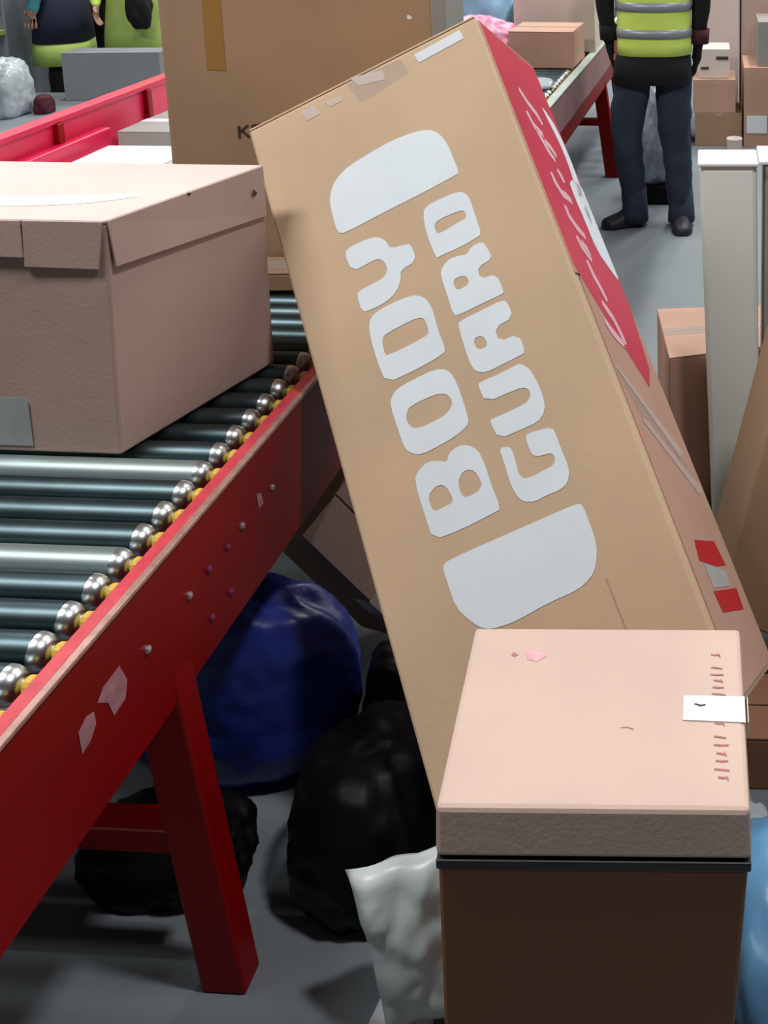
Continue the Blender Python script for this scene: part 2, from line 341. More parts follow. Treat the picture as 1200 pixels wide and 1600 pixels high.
# ================================================================== SETTING
def struct(o): o['kind'] = 'structure'; return o
struct(bx('floor', -14, 14, -5, 18, -0.1, 0.0, M['floor'], None, 0))
struct(bx('wall_back', -14, 14, 18, 18.2, 0, 7, M['wall'], None, 0))
struct(bx('wall_left', -14.2, -14, -5, 18, 0, 7, M['wall'], None, 0))
struct(bx('wall_right', 14, 14.2, -5, 18, 0, 7, M['wall'], None, 0))
struct(bx('wall_front', -14, 14, -5.2, -5, 0, 7, M['wall'], None, 0))

# ================================================================== ROLLER CONVEYOR (local frame: x across to the right rail, y along)
CV = thing('roller_conveyor', 'long roller conveyor with red side rails, steel rollers and red legs', 'conveyor', (-0.80, 1.065, 0), -math.atan(0.0544))
Y0, Y1, WID = -0.62, 6.15, -0.78
def channel(name, x0, sgn):
    """C-channel rail: web with top and bottom flange turned inwards"""
    bm = bmesh.new(); t = 0.004; zt, zb = 0.758, 0.515
    def bb(xa, xb, za, zz): hexa_bm(bxv(min(xa, xb), max(xa, xb), Y0, Y1, za, zz), 0.0012, 1, bm)
    bb(x0, x0 - sgn * t, zb, zt); bb(x0 - sgn * t, x0 - sgn * 0.028, zt - t, zt); bb(x0 - sgn * t, x0 - sgn * 0.028, zb, zb + t)
    return from_bm(name, bm, M['red_paint'], CV, True)
railR = channel('side_rail', 0.0, 1)
railL = channel('side_rail', WID, -1)
for x in (0.0, WID):   # worn lip on the outer edge of each rail
    s = 1 if x == 0.0 else -1
    lip = bx('worn_edge', min(x - s * 0.008, x + s * 0.0035), max(x - s * 0.008, x + s * 0.0035), Y0, Y1, 0.7535, 0.7605, M['bare_edge'], CV, 0.0015, True)
    lip['label'] = 'bare worn metal lip'
    top = bx('rail_top', min(x - s * 0.0085, x - s * 0.028), max(x - s * 0.0085, x - s * 0.028), Y0, Y1, 0.7581, 0.7594, M['red_paint_pale'], CV, 0.0005, True)
# rollers with rounded steel ends, each with yellow bearing caps
rr = 0.0243; xr = -0.048; xl = WID + 0.048
dome = [(0.022 * (1 - math.cos(t)), rr * (0.30 + 0.70 * math.sin(t))) for t in [math.pi / 2 * k / 6 for k in range(7)]]
prof = [(xl - 0.004, 0.007)] + [(xl + x, r) for x, r in dome] + [(xr - x, r) for x, r in dome[::-1]] + [(xr + 0.004, 0.007)]
bm = lathe_bm(prof, 24); bmesh.ops.recalc_face_normals(bm, faces=bm.faces)
ROL = bpy.data.meshes.new('roller'); bm.to_mesh(ROL); bm.free(); ROL.materials.append(M['chrome']); ROL.materials.append(M['roller_end'])
for p in ROL.polygons:
    if not (xl + 0.021 < p.center.x < xr - 0.021): p.material_index = 1
ROL2 = ROL.copy(); ROL2.materials[0] = M['zinc_roller']
for p in list(ROL.polygons) + list(ROL2.polygons): p.use_smooth = True
bm = lathe_bm([(xr + 0.003, 0.006), (xr + 0.004, 0.011), (xr + 0.007, 0.0130), (xr + 0.013, 0.0130), (xr + 0.016, 0.011), (xr + 0.017, 0.005)], 14)
bmesh.ops.recalc_face_normals(bm, faces=bm.faces)
CAP = bpy.data.meshes.new('bearing_cap'); bm.to_mesh(CAP); bm.free(); CAP.materials.append(M['yellow'])
y = -0.585; pitch = 0.0575
while y < 6.1:
    o = bpy.data.objects.new('roller', ROL2 if min(abs(y - 0.564), abs(y - 0.332)) < 0.029 else ROL); COL.objects.link(o); o.parent = CV; o.location = (0, y, 0.742); o.rotation_euler = (random.random() * 6, 0, 0)
    c = bpy.data.objects.new('bearing_cap', CAP); COL.objects.link(c); c.parent = o; c['label'] = 'yellow plastic bearing cap'
    y += pitch
# under-tray beam and cross beams
for yy in (0.36, 2.6, 5.0):
    bx('cross_beam', WID + 0.004, -0.004, yy, yy + 0.05, 0.225, 0.265, M['red_paint'], CV, 0.004, True)
    bx('cross_beam', WID + 0.004, -0.004, yy, yy + 0.05, 0.515, 0.555, M['red_paint'], CV, 0.004, True)
bx('pinkish_panel', 0.0, 0.004, 2.9, 4.9, 0.60, 0.757, M['panel_pink'], CV, 0.001, True)['label'] = 'pinkish grey panel on the far rail'
bx('pale_strip', -0.028, 0.010, 2.9, 4.9, 0.7606, 0.768, M['worn_pale'], CV, 0.002, True)['label'] = 'pale worn strip on the far rail'
# splayed legs
def leg(y, xt, xb):
    w, d = 0.072, 0.05
    hexa('leg', [(xb - w / 2, y, 0.0), (xb + w / 2, y, 0.0), (xb + w / 2, y + d, 0.0), (xb - w / 2, y + d, 0.0),
                 (xt - w / 2, y, 0.60), (xt + w / 2, y, 0.60), (xt + w / 2, y + d, 0.60), (xt - w / 2, y + d, 0.60)], M['red_paint'], CV, 0.005, True)
for yy in (0.335, 2.55, 4.72, 5.35):
    leg(yy, -0.041, 0.030); leg(yy, WID + 0.041, WID - 0.030)
# bolts and scuffs on the outer face of the near rail
def on_web(pts, name, m, lab=None):
    o = flat(name, [pts], Vector((0, 0, 0)), Vector((0, 1, 0)), Vector((0, 0, 1)), Vector((1, 0, 0)), 0.0008, m, None)
    o.parent = CV
    if lab: o['label'] = lab
for (yy, z), m in (((0.279, 0.653), 'bolt'), ((0.391, 0.654), 'bolt'), ((0.558, 0.658), 'bolt'), ((0.669, 0.658), 'bolt'), ((0.446, 0.574), 'bolt_dark'), ((0.507, 0.573), 'bolt_dark'), ((0.449, 0.656), 'bolt_dark'), ((0.509, 0.653), 'bolt_dark')):
    bm = lathe_bm([(0.0, 0.0062), (0.003, 0.006), (0.005, 0.004), (0.0056, 0.001)], 8)
    for v in bm.verts: v.co += Vector((0, yy, z))
    from_bm('bolt', bm, M[m], CV, True)
on_web([(0.614, 0.68), (0.63, 0.673), (0.636, 0.65), (0.619, 0.649)][::-1], 'paint_chip', M['scuff'])
on_web([(0.216, 0.68), (0.229, 0.648), (0.222, 0.626), (0.195, 0.622), (0.186, 0.65), (0.166, 0.667), (0.179, 0.678)], 'torn_sticker', M['scuff'], 'torn pale sticker remnant')
on_web([(0.157, 0.662), (0.159, 0.643), (0.144, 0.629), (0.127, 0.627), (0.125, 0.66), (0.142, 0.668)], 'torn_sticker', M['scuff'], 'torn pale sticker remnant')

# ================================================================== LONG LEANING CARTON
TL = Vector((-0.92498, 2.11984, 1.20479)); WD = Vector((0.89315, 0.03448, 0.44843)).normalized()
LL = Vector((-0.39878, 0.52178, 0.75414)).normalized(); NN = Vector((0.20797, 0.85239, -0.47978)).normalized()
W_, T_, L_ = 0.5206, 0.3205, 1.30
DN = -LL; TR = TL + WD * W_
LB = thing('long_carton', 'long tan carton with large white BODY GUARD lettering leaning against the roller conveyor', 'box', TL + DN * L_ + NN * T_)
slab('body', TL, WD, DN, NN, 0, W_, 0, L_, 0, T_, M['card_long'], LB, 0.006)
# outer joint flap glued along the right side, standing a little proud
slab('joint_flap', TR, NN, DN, WD, 0.022, T_ - 0.004, 0.566, L_ - 0.01, 0.0, 0.003, M['card_pink'], LB, 0.001)
slab('joint_flap', TR, NN, DN, WD, 0.007, T_ - 0.004, 0.006, 0.563, 0.0, 0.003, M['card_pink'], LB, 0.001)
# end flaps at the top, folded over the end with their free edge at the front
slab('end_flap', TL, WD, DN, NN, 0.003, W_ - 0.003, -0.004, 0.0, 0.0, T_ / 2 - 0.003, M['card_long'], LB, 0.001)
slab('end_flap', TL, WD, DN, NN, 0.003, W_ - 0.003, -0.004, 0.0, T_ / 2 + 0.003, T_, M['card_long'], LB, 0.001)
FN = -NN
for key, r in FRONT.items():
    if key.startswith('t_'): continue
    rings = [smooth_ring(q, 1) for q in r]
    o = flat('printed_bar' if key.startswith('bar') else 'printed_letter', rings, TL, WD, DN, FN, 0.0009, M['white_print'], LB)
    o['label'] = 'white printed bar with rounded corners' if key.startswith('bar') else 'white block letter ' + key[0].upper()
flat('torn_label', FRONT['t_white'], TL, WD, DN, FN, 0.0010, M['white_tape'], LB)['label'] = 'torn white label strip'
for k, mm in (('t_c1', 'glint'), ('t_c2', 'glint'), ('t_c3', 'glint'), ('t_haze', 'film')):  # pale patches painted for glints and haze on the tape
    flat('tape_sheen', FRONT[k], TL, WD, DN, FN, 0.0007 if k == 't_haze' else 0.0010, M[mm], LB)['label'] = 'pale painted sheen of clear packing tape'
# glint along the fold below the lettering, painted as a pale line
flat('crease_glint', [[(0.386, 1.05), (0.389, 1.05), (0.396, 1.26), (0.393, 1.26)]], TL, WD, DN, FN, 0.0006, M['card_pink'], LB)
# right-hand side: red label with script, white wave, red marks and clear tape
cl = lambda r: [(min(max(a, 0.0235), T_ - 0.006), max(b, 0.012)) for a, b in r]
sd = dict(off=0)
def side(name, pts, m, off): return flat(name, [pts], TR, NN, DN, WD, 0.003 + off, M[m], LB)
flat('red_label', [[(0.009, 0.012), (0.009, 0.545), (0.05, 0.60), (0.21, 0.775), (0.27, 0.735), (T_ - 0.004, 0.60), (T_ - 0.004, 0.012)]], TR, NN, DN, WD, 0.0034, M['red_print'], LB)['label'] = 'glossy red label with pale script'
for k in ('wht1', 'wht2'): side('white_wave', smooth_ring(cl(SIDE[k])), 'white_print', 0.0008)
for i in range(1, 13): side('script_stroke', stroke(SIDE['s%d' % i], 0.022), 'pink_print', 0.0011)
for k in ('r1', 'r2'): side('red_mark', cl(SIDE[k]), 'red_mark', 0.0007)
side('pale_mark', cl(SIDE['w1']), 'grey_label', 0.0007)
side('clear_tape', cl(SIDE['film']), 'film', 0.0006)
for k in ('gl1', 'gl2'): side('tape_glint', cl(SIDE[k]), 'glint', 0.0010)  # pale strips painted as glints along the clear tape

# ================================================================== SMALL TALL CARTON IN FRONT
ZS = 0.68
SB = thing('strapped_carton', 'tall pale carton with a black strap, nearest to the camera', 'box', (-0.13, 1.2, 0))
bq = [(-0.318, 1.070), (0.012, 1.070), (0.006, 1.345), (-0.318, 1.345)]
tq = [(-0.308, 1.061), (0.053, 1.057), (0.051, 1.352), (-0.324, 1.355)]
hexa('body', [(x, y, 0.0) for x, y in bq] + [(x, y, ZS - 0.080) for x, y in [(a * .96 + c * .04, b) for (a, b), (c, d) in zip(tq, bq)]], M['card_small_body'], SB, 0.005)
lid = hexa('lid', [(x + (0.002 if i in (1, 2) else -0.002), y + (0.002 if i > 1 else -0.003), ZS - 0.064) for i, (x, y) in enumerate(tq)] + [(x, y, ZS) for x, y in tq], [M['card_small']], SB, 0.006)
hexa('black_strap', [(x + (0.0015 if i in (1, 2) else -0.0015), y + (0.002 if i > 1 else -0.0045), ZS - 0.079) for i, (x, y) in enumerate(tq)] +
     [(x + (0.0015 if i in (1, 2) else -0.0015), y + (0.002 if i > 1 else -0.0045), ZS - 0.067) for i, (x, y) in enumerate(tq)], M['black_band'], SB, 0.002)
E3 = (Vector((1, 0, 0)), Vector((0, 1, 0)), Vector((0, 0, 1)))
def ontop(name, pts, m, z, off, par): return flat(name, [pts], Vector((0, 0, z)), *E3, off, M[m], par)
tp = [(-0.0266, 1.187), (0.0525, 1.183), (0.0525, 1.2255), (-0.0266, 1.2275)]
ontop('tape_strip', tp, 'white_tape', ZS, 0.0012, SB)['label'] = 'short strip of shiny white tape over the edge'
bx('tape_strip', 0.0555, 0.0565, 1.184, 1.225, ZS - 0.022, ZS + 0.001, M['white_tape'], SB, 0.0003)
for i, (x, y) in enumerate([(0.0157, 1.3), (0.0172, 1.2764), (0.017, 1.2637), (0.0186, 1.2535), (0.0185, 1.2413), (0.0192, 1.2303), (0.0193, 1.1819), (0.0198, 1.1609), (0.0212, 1.1482), (0.021, 1.1358), (0.0216, 1.1245), (0.0214, 1.1125), (0.0227, 1.1007)]):
    k = 0.006 + 0.003 * ((i * 7) % 3) / 2
    ring = stroke([(x - k, y + 0.001), (x, y), (x + k, y + 0.0005 - 0.002 * (i % 2))], 0.0028)
    ontop('printed_letter', ring, 'red_ink', ZS, 0.0008, SB)
    if i % 3 == 0: ontop('printed_letter', stroke([(x + k * .6, y + 0.0025), (x + k, y - 0.0035)], 0.002), 'red_ink', ZS, 0.0009, SB)
def blob(cx, cy, r, s, n=14): return [(cx + r * (1 + .35 * math.sin(3 * a + s)) * math.cos(a), cy + r * .8 * (1 + .3 * math.cos(2 * a + s)) * math.sin(a)) for a in [2 * math.pi * i / n for i in range(n)]]
ontop('stain', smooth_ring(blob(-0.2313, 1.2988, 0.0135, 1, 18)), 'stain', ZS, 0.0006, SB)
ontop('stain', blob(-0.2590, 1.3012, 0.004, 2), 'red_ink', ZS, 0.0006, SB)
ontop('ink_mark', stroke([(-0.012, 1.213), (-0.004, 1.210), (0.002, 1.2115)], 0.003), 'ink', ZS, 0.0016, SB)
ontop('scratch', stroke([(-0.1041, 1.1759), (-0.096, 1.1765), (-0.0879, 1.1729)], 0.0016), 'red_ink', ZS, 0.0006, SB)

# ================================================================== LIDDED CARTON ON THE ROLLERS
ZR = 0.7685; ZT = 1.175
LC = thing('lidded_carton', 'pinkish brown carton with folded-down lid and grey label, on the near rollers', 'box', (-1.15, 1.83, ZR))
fl, fr_, bk, bl = (-1.50, 1.685), (-0.975, 1.652), (-0.850, 1.988), (-1.375, 2.02)
tl_, tr_, tb_, tbl = (-1.49, 1.690), (-0.968, 1.661), (-0.843, 1.982), (-1.365, 2.01)
ring0 = [fl, fr_, bk, bl]; ring1 = [tl_, tr_, tb_, tbl]
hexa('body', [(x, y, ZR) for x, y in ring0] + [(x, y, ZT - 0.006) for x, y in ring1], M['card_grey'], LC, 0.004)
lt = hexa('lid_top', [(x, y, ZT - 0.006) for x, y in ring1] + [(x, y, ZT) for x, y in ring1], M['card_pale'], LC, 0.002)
def skirt(p, q, drop0, drop1, out0, out1, inset0, inset1):
    """lid flap hanging from the top edge p-q; free edge drop metres lower, flaring outwards"""
    p = Vector((*p, ZT - 0.001)); q = Vector((*q, ZT - 0.001)); d = (q - p).normalized(); n = Vector((d.y, -d.x, 0))
    a = p + d * 0.002; b = q - d * 0.002
    c = q - d * inset1 + n * out1 - Vector((0, 0, drop1)); e = p + d * inset0 + n * out0 - Vector((0, 0, drop0)); t = n * 0.004
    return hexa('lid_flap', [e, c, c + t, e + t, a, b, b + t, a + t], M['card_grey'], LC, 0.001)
skirt(tl_, (-1.106, 1.668), 0.055, 0.062, 0.004, 0.004, 0.004, 0.0); 
skirt((-1.106, 1.668), tr_, 0.078, 0.080, 0.003, 0.003, 0.0, 0.014)
skirt(tr_, tb_, 0.078, 0.098, 0.006, 0.002, 0.006, 0.004)
flat('shiny_tape', [smooth_ring([(-1.30, 1.735), (-1.0771, 1.7356), (-0.9752, 1.7843), (-0.9878, 1.8023), (-1.1008, 1.790), (-1.30, 1.79)], 1)], Vector((0, 0, ZT)), *E3, 0.001, M['shiny_tape'], LC)['label'] = 'glossy clear tape catching the lamps'
dF = (Vector((*fr_, 0)) - Vector((*fl, 0))).normalized()
flat('shipping_label', [[(0.225, 0.012), (0.375, 0.012), (0.372, 0.090), (0.366, 0.098), (0.225, 0.098)]], Vector((*fl, ZR)), dF, (Vector((0.007, 0.006, ZT - ZR))).normalized(), Vector((dF.y, -dF.x, 0)), 0.0014, M['grey_label'], LC)['label'] = 'grey shipping label under film'
dS = (Vector((*tb_, 0)) - Vector((*tr_, 0))).normalized()
for a, b, r in ((0.311, -0.045, 0.006), (0.165, -0.004, 0.004)):
    flat('dent_mark', [blob(a, b, r, a * 9)], Vector((*tr_, ZT)), dS, Vector((0, 0, 1)), Vector((dS.y, -dS.x, 0)), 0.0045 if r < .005 else 0.0085, M['ink'], LC)

# flat carton behind it
carton('flat_carton', 'low flat brown carton between the lidded carton and the tall carton', [(-1.09, 2.325), (-0.89, 2.335), (-0.895, 2.445), (-1.09, 2.425)], 0.773, 0.818, M['card_brown'], M['film'], 'x')
# tall carton behind
TC = thing('tall_carton', 'tall brown carton standing on the conveyor behind the leaning carton', 'box', (-0.98, 2.8, ZR))
tF = Vector((0.970, 0.245, 0)).normalized(); tB = Vector((-0.245, 0.970, 0)).normalized(); tO = Vector((-1.232, 2.405, ZR)); ZZ = Vector((0, 0, 1))
slab('body', tO, tF, tB, ZZ, 0, 0.598, 0, 0.46, 0, 0.895, M['card_brown'], TC, 0.006)
slab('top_flap', tO, tF, tB, ZZ, 0.002, 0.596, 0.002, 0.228, 0.895, 0.899, M['card_brown'], TC, 0.001)
slab('top_flap', tO, tF, tB, ZZ, 0.002, 0.596, 0.232, 0.458, 0.895, 0.899, M['card_brown'], TC, 0.001)
Ov = tO; upv = ZZ; nv = -tB; XV = tF
fv = lambda name, pts, m, off: flat(name, [pts], Ov, XV, upv, nv, off, M[m], TC)
fv('brown_tape', [(0.092, 0.895), (0.092, 0.505), (0.132, 0.500), (0.132, 0.895)][::-1], 'brown_tape', 0.0008)
for st in ([(0.150, 0.338), (0.150, 0.368)], [(0.150, 0.352), (0.170, 0.368)], [(0.156, 0.356), (0.172, 0.339)], [(0.180, 0.339), (0.180, 0.368)], [(0.180, 0.367), (0.198, 0.367)]):
    fv('ink_mark', stroke(st, 0.008), 'ink', 0.0008)
for i, x in enumerate((0.315, 0.34, 0.36, 0.39, 0.42, 0.445, 0.47, 0.53, 0.565)):
    fv('ink_mark', stroke([(x, 0.660), (x, 0.712)], 0.008), 'ink', 0.0008)
    if i % 2: fv('ink_mark', stroke([(x - 0.008, 0.6625), (x + 0.014, 0.6625)], 0.007), 'ink', 0.0010)
fv('pale_fleck', blob(0.545, 0.61, 0.006, 2), 'white_tape', 0.0008)

# ================================================================== PARCELS FURTHER ALONG THE CONVEYOR
def post(name, label, cat, c, w, d, z0, z1, m, bev=0.006, grp=None):
    o = bx(name, c[0] - w / 2, c[0] + w / 2, c[1] - d / 2, c[1] + d / 2, z0, z1, m, None, bev); tag(o, label, cat, grp); return o
carton('taped_carton', 'brown carton with clear tape band far along the conveyor, in front of another', [(-0.93, 5.04), (-0.62, 5.02), (-0.60, 5.32), (-0.91, 5.34)], ZR, 0.945, M['card_pink'], M['film'], 'x', tape_down=0.04)
carton('rear_carton', 'pale brown carton at the far end of the conveyor behind the taped one', [(-0.98, 5.48), (-0.56, 5.46), (-0.55, 5.85), (-0.97, 5.86)], ZR, 1.07, M['card_pale'], M['film'], 'x')
carton('grey_brown_carton', 'dull grey-brown carton left of the taped carton on the far conveyor', [(-1.16, 4.75), (-0.955, 4.74), (-0.95, 5.0), (-1.15, 5.0)], ZR, 0.86, M['card_grey'], M['white_tape'], 'x', tape_down=0.02)
tag(sack('pink_parcel', (-1.12, 5.3, 0.86), (0.15, 0.13, 0.11), M['pink_poly'], seed=3, base=ZR, wr=.16), 'crumpled pink and white poly parcel on the far conveyor', 'parcel')
tag(sack('blue_parcel', (-1.17, 5.75, 1.0), (0.15, 0.16, 0.26), M['sky_blue'], seed=4, base=ZR, wr=.1), 'pale blue plastic sack behind the pink parcel on the far conveyor', 'sack')
carton('white_carton', 'narrow pale grey carton just behind the tall brown carton', [(-0.98, 3.62), (-0.88, 3.62), (-0.88, 3.9), (-0.98, 3.9)], ZR, 1.30, M['grey_board'], None, 'y')
tag(sack('flat_mailer', (-0.76, 4.62, 0.775), (0.10, 0.08, 0.025), M['grey_poly'], seed=5, base=ZR, wr=.06), 'small grey mailer bag lying on the far rollers beside the rail', 'parcel')

# ================================================================== UNDER AND BESIDE THE CONVEYOR
tag(sack('blue_sack', (-0.90, 1.86, 0.16), (0.22, 0.11, 0.20), M['blue_poly'], seed=11, wr=.10, power=2.3), 'dark blue sack slumped under the roller conveyor behind the leg', 'sack')
tag(sack('black_sack', (-0.57, 1.62, 0.10), (0.14, 0.14, 0.15), M['black_poly'], seed=12, wr=.10), 'black plastic sack on the floor under the leaning carton', 'sack')
tag(sack('black_sack', (-0.555, 1.87, 0.08), (0.115, 0.09, 0.15), M['black_poly'], seed=15, wr=.10), 'small black sack added to blacken the gap between the blue sack and the leaning carton', 'sack')  # added to cover the lighter floor showing in the gap
tag(sack('dark_sack', (-0.93, 1.60, 0.05), (0.14, 0.08, 0.08), M['black_poly'], seed=14, wr=.10), 'low black sack in front of the blue sack', 'sack')
# tilted carton in the shadow
ax = Vector((0.58, 0.12, -0.80)).normalized(); bk2 = Vector((0.50, 0.75, 0.43)); bk2 = (bk2 - ax * bk2.dot(ax)).normalized(); up2 = ax.cross(bk2).normalized()
p0 = Vector((-0.829, 2.00, 0.380))
TB = thing('tilted_carton', 'brown carton tipped over in the shadow beneath the leaning carton', 'box', (-0.68, 2.15, 0.0))
slab('body', p0, ax, -up2, bk2, 0, 0.345, 0, 0.24, 0, 0.20, M['card_brown'], TB, 0.006)
slab('side_flap', p0, ax, -bk2, up2, 0.0, 0.345, -0.098, -0.002, 0.0, 0.004, M['card_grey'], TB, 0.001)
slab('side_flap', p0, ax, -bk2, up2, 0.0, 0.345, -0.198, -0.102, 0.0, 0.004, M['card_grey'], TB, 0.001)
slab('tape_strip', p0, ax, -up2, -bk2, 0.21, 0.26, -0.004, 0.07, 0.0, 0.001, M['glint'], TB, 0)
slab('tape_strip', p0, ax, bk2, up2, 0.21, 0.26, 0.0, 0.09, 0.004, 0.005, M['glint'], TB, 0)

# white mailer bag leaning on the small carton's left
def pillow(name, O, A, B, N, w, h, t, m, seed=0, n=26, corner=0.0):
    bm = bmesh.new(); top = []; bot = []
    for s, store in ((1, top), (-1, bot)):
        for j in range(n + 1):
            row = []
            for i in range(n + 1):
                u = 2 * i / n - 1; v = 2 * j / n - 1
                k = max(0, (1 - u ** 4) * (1 - v ** 4)) ** 0.5
                pu = u * (1 - 0.07 * (1 - v * v)) ; pv = v * (1 - 0.05 * (1 - u * u))
                q = Vector((u * 2 + seed, v * 3, seed * 2.7))
                wr = (noise.noise(q * .8) * .24 + (0.3 - abs(noise.noise(q * 1.5))) * .09) * t * (0.15 + k)
                row.append(O + A * (pu * w / 2) + B * (pv * h / 2) + N * (s * t / 2 * k + wr))
            store.append(row)
    V = {}
    def vv(s, i, j):
        if i in (0, n) or j in (0, n): s = 0
        if (s, i, j) not in V: V[(s, i, j)] = bm.verts.new((top if s >= 0 else bot)[j][i])
        return V[(s, i, j)]
    for s in (1, -1):
        for j in range(n):
            for i in range(n):
                f = [vv(s, i, j), vv(s, i + 1, j), vv(s, i + 1, j + 1), vv(s, i, j + 1)]
                bm.faces.new(f if s > 0 else f[::-1])
    for v in bm.verts: v.co.z = max(0.0, v.co.z)
    return from_bm(name, bm, m, None, smooth=True)
A = Vector((0.97, 0.10, 0.20)).normalized(); B = Vector((-0.26, 0.10, 0.96)); B = (B - A * B.dot(A)).normalized(); N = A.cross(B).normalized()
MB = thing('white_mailer', 'crumpled white plastic mailer bag on the floor beside the strapped carton', 'parcel', (-0.44, 1.41, 0))
pb = pillow('bag', Vector((-0.425, 1.375, 0.137)), A, B, N, 0.18, 0.27, 0.07, M['white_poly'], 3)
pb.data.transform(world_of(MB).inverted()); pb.parent = MB
bm = hexa_bm([(-0.515, 1.335, 0.001), (-0.42, 1.325, 0.001), (-0.41, 1.36, 0.001), (-0.505, 1.375, 0.001), (-0.505, 1.345, 0.022), (-0.425, 1.338, 0.012), (-0.418, 1.362, 0.012), (-0.495, 1.375, 0.032)], 0.004, 2)
from_bm('folded_seal', bm, M['white_tape'], MB)
tag(sack('light_blue_sack', (0.160, 1.38, 0.09), (0.125, 0.17, 0.125), M['light_blue'], seed=21, wr=.07, power=3.2), 'light blue plastic sack to the right of the strapped carton', 'sack')
tag(sack('navy_pouch', (0.175, 1.625, 0.03), (0.045, 0.03, 0.05), M['navy'], seed=22, wr=.08), 'small navy pouch behind the light blue sack', 'pouch')
tag(sack('grey_film_bundle', (0.075, 1.66, 0.02), (0.04, 0.05, 0.04), M['grey_poly'], seed=23, wr=.15), 'grey bundle of crumpled film beside the navy pouch', 'film')

# ================================================================== RIGHT: WHITE BOARD CARTON, TILTED CARTON, BOXES BEHIND
WB = thing('white_slab_carton', 'tall slim white carton standing upright at the right edge', 'box', (0.10, 2.65, 0))
hexa('body', [(0.022, 2.60, 0.0), (0.150, 2.60, 0.0), (0.150, 2.72, 0), (0.022, 2.72, 0), (-0.012, 2.60, 0.992), (0.133, 2.60, 0.992), (0.133, 2.72, 0.992), (-0.012, 2.72, 0.992)], M['white_board'], WB, 0.012)
hexa('white_rim', [(-0.016, 2.594, 0.991), (0.137, 2.594, 0.991), (0.137, 2.726, 0.991), (-0.016, 2.726, 0.991), (-0.016, 2.594, 1.002), (0.137, 2.594, 1.002), (0.137, 2.726, 1.002), (-0.016, 2.726, 1.002)], M['white_rim'], WB, 0.004)
GB = thing('grey_slab_carton', 'tall grey-beige carton right behind the slim white one', 'box', (0.3, 2.68, 0))
bx('body', 0.154, 0.46, 2.615, 2.76, 0, 0.991, M['grey_board'], GB, 0.006)
bx('white_rim', 0.139, 0.463, 2.612, 2.763, 0.9915, 1.002, M['white_rim'], GB, 0.003)
carton('low_carton', 'low pale-topped brown carton on the floor left of the slim white carton', [(-0.093, 2.70), (0.20, 2.78), (0.20, 3.05), (-0.140, 3.02)], 0, 0.43, M['card_pink'], M['film'], 'x', front_tape=False)
# tilted carton, leaning right
tn = R(15); yaw = R(17)
e1 = Vector((math.sin(tn), 0.16, math.cos(tn))).normalized()
e2 = Vector((math.cos(yaw), math.sin(yaw) * -0.55, 0)); e2 = (e2 - e1 * e2.dot(e1)).normalized(); e3 = e1.cross(e2)
if e3.y < 0: e3 = -e3
TT = thing('leaning_carton', 'brown carton leaning to the right beside the long carton, at the right edge', 'box', (0.2, 2.15, 0))
q0 = Vector((0.030, 2.03, 0.170))
e3b = (e3 + e2 * -0.28).normalized()
slab('body', q0, e2, e1, e3b, 0, 0.34, 0, 0.66, 0, 0.26, M['card_brown'], TT, 0.006)
slab('top_flap', q0, e2, e1, e3b, 0.0, 0.34, 0.662, 0.666, 0, 0.128, M['card_brown'], TT, 0.001)
slab('top_flap', q0, e2, e1, e3b, 0.0, 0.34, 0.662, 0.666, 0.132, 0.26, M['card_brown'], TT, 0.001)
carton('support_carton', 'low flat brown carton on the floor carrying the foot of the long leaning carton', [(-0.38, 1.64), (0.03, 1.64), (0.03, 1.98), (-0.38, 1.98)], 0, 0.066, M['card_dark'], None, 'x')
carton('dark_carton', 'low dark brown carton on the floor under the leaning carton', [(0.080, 1.775), (0.36, 1.765), (0.365, 1.93), (0.085, 1.94)], 0, 0.112, M['card_dark'], None, 'x')

# far right stack by the aisle
carton('stacked_carton', 'lower brown carton of the two-box stack behind the worker', [(-0.056, 6.455), (0.235, 6.455), (0.235, 6.78), (-0.056, 6.78)], 0, 0.205, M['card_brown'], M['film'], 'y', 'cartons stacked by the aisle', tape_down=0.02)
carton('stacked_carton', 'upper pinkish carton of the two-box stack behind the worker', [(-0.067, 6.46), (0.195, 6.46), (0.195, 6.77), (-0.067, 6.77)], 0.206, 0.417, M['card_pink'], M['film'], 'y', 'cartons stacked by the aisle', tape_down=0.03)
rb = carton('stacked_carton', 'pinkish carton with white label right of the two-box stack', [(0.245, 6.42), (0.62, 6.42), (0.62, 6.85), (0.245, 6.85)], 0, 0.50, M['card_pink'], None, 'y', 'cartons stacked by the aisle')
bx('shipping_label', 0.262, 0.385, 6.4165, 6.419, 0.09, 0.20, M['white_tape'], rb, 0)
carton('stacked_carton', 'tall light brown carton at the back of the aisle stack', [(-0.02, 6.95), (0.225, 6.95), (0.225, 7.3), (-0.02, 7.3)], 0, 1.25, M['card_pale'], M['film'], 'y', 'cartons stacked by the aisle')
cc = carton('stacked_carton', 'big grey-brown carton behind the labelled one by the aisle', [(0.245, 6.98), (0.75, 6.98), (0.75, 7.5), (0.245, 7.5)], 0, 1.4, M['card_grey'], None, 'y', 'cartons stacked by the aisle')
carton('stacked_carton', 'grey carton with white top edge on top of the labelled carton', [(0.33, 6.46), (0.60, 6.46), (0.60, 6.83), (0.33, 6.83)], 0.501, 0.775, M['grey_board'], M['white_tape'], 'y', 'cartons stacked by the aisle')
cr = carton('crumpled_carton', 'crumpled pale carton with dark tear on top of the two-box stack', [(-0.03, 6.50), (0.16, 6.50), (0.16, 6.75), (-0.03, 6.75)], 0.418, 0.60, M['card_pale'], None, 'x')
bx('torn_patch', 0.075, 0.15, 6.4965, 6.4985, 0.535, 0.555, M['ink'], cr, 0)
bx('torn_patch', -0.02, 0.03, 6.4965, 6.4985, 0.475, 0.49, M['ink'], cr, 0)
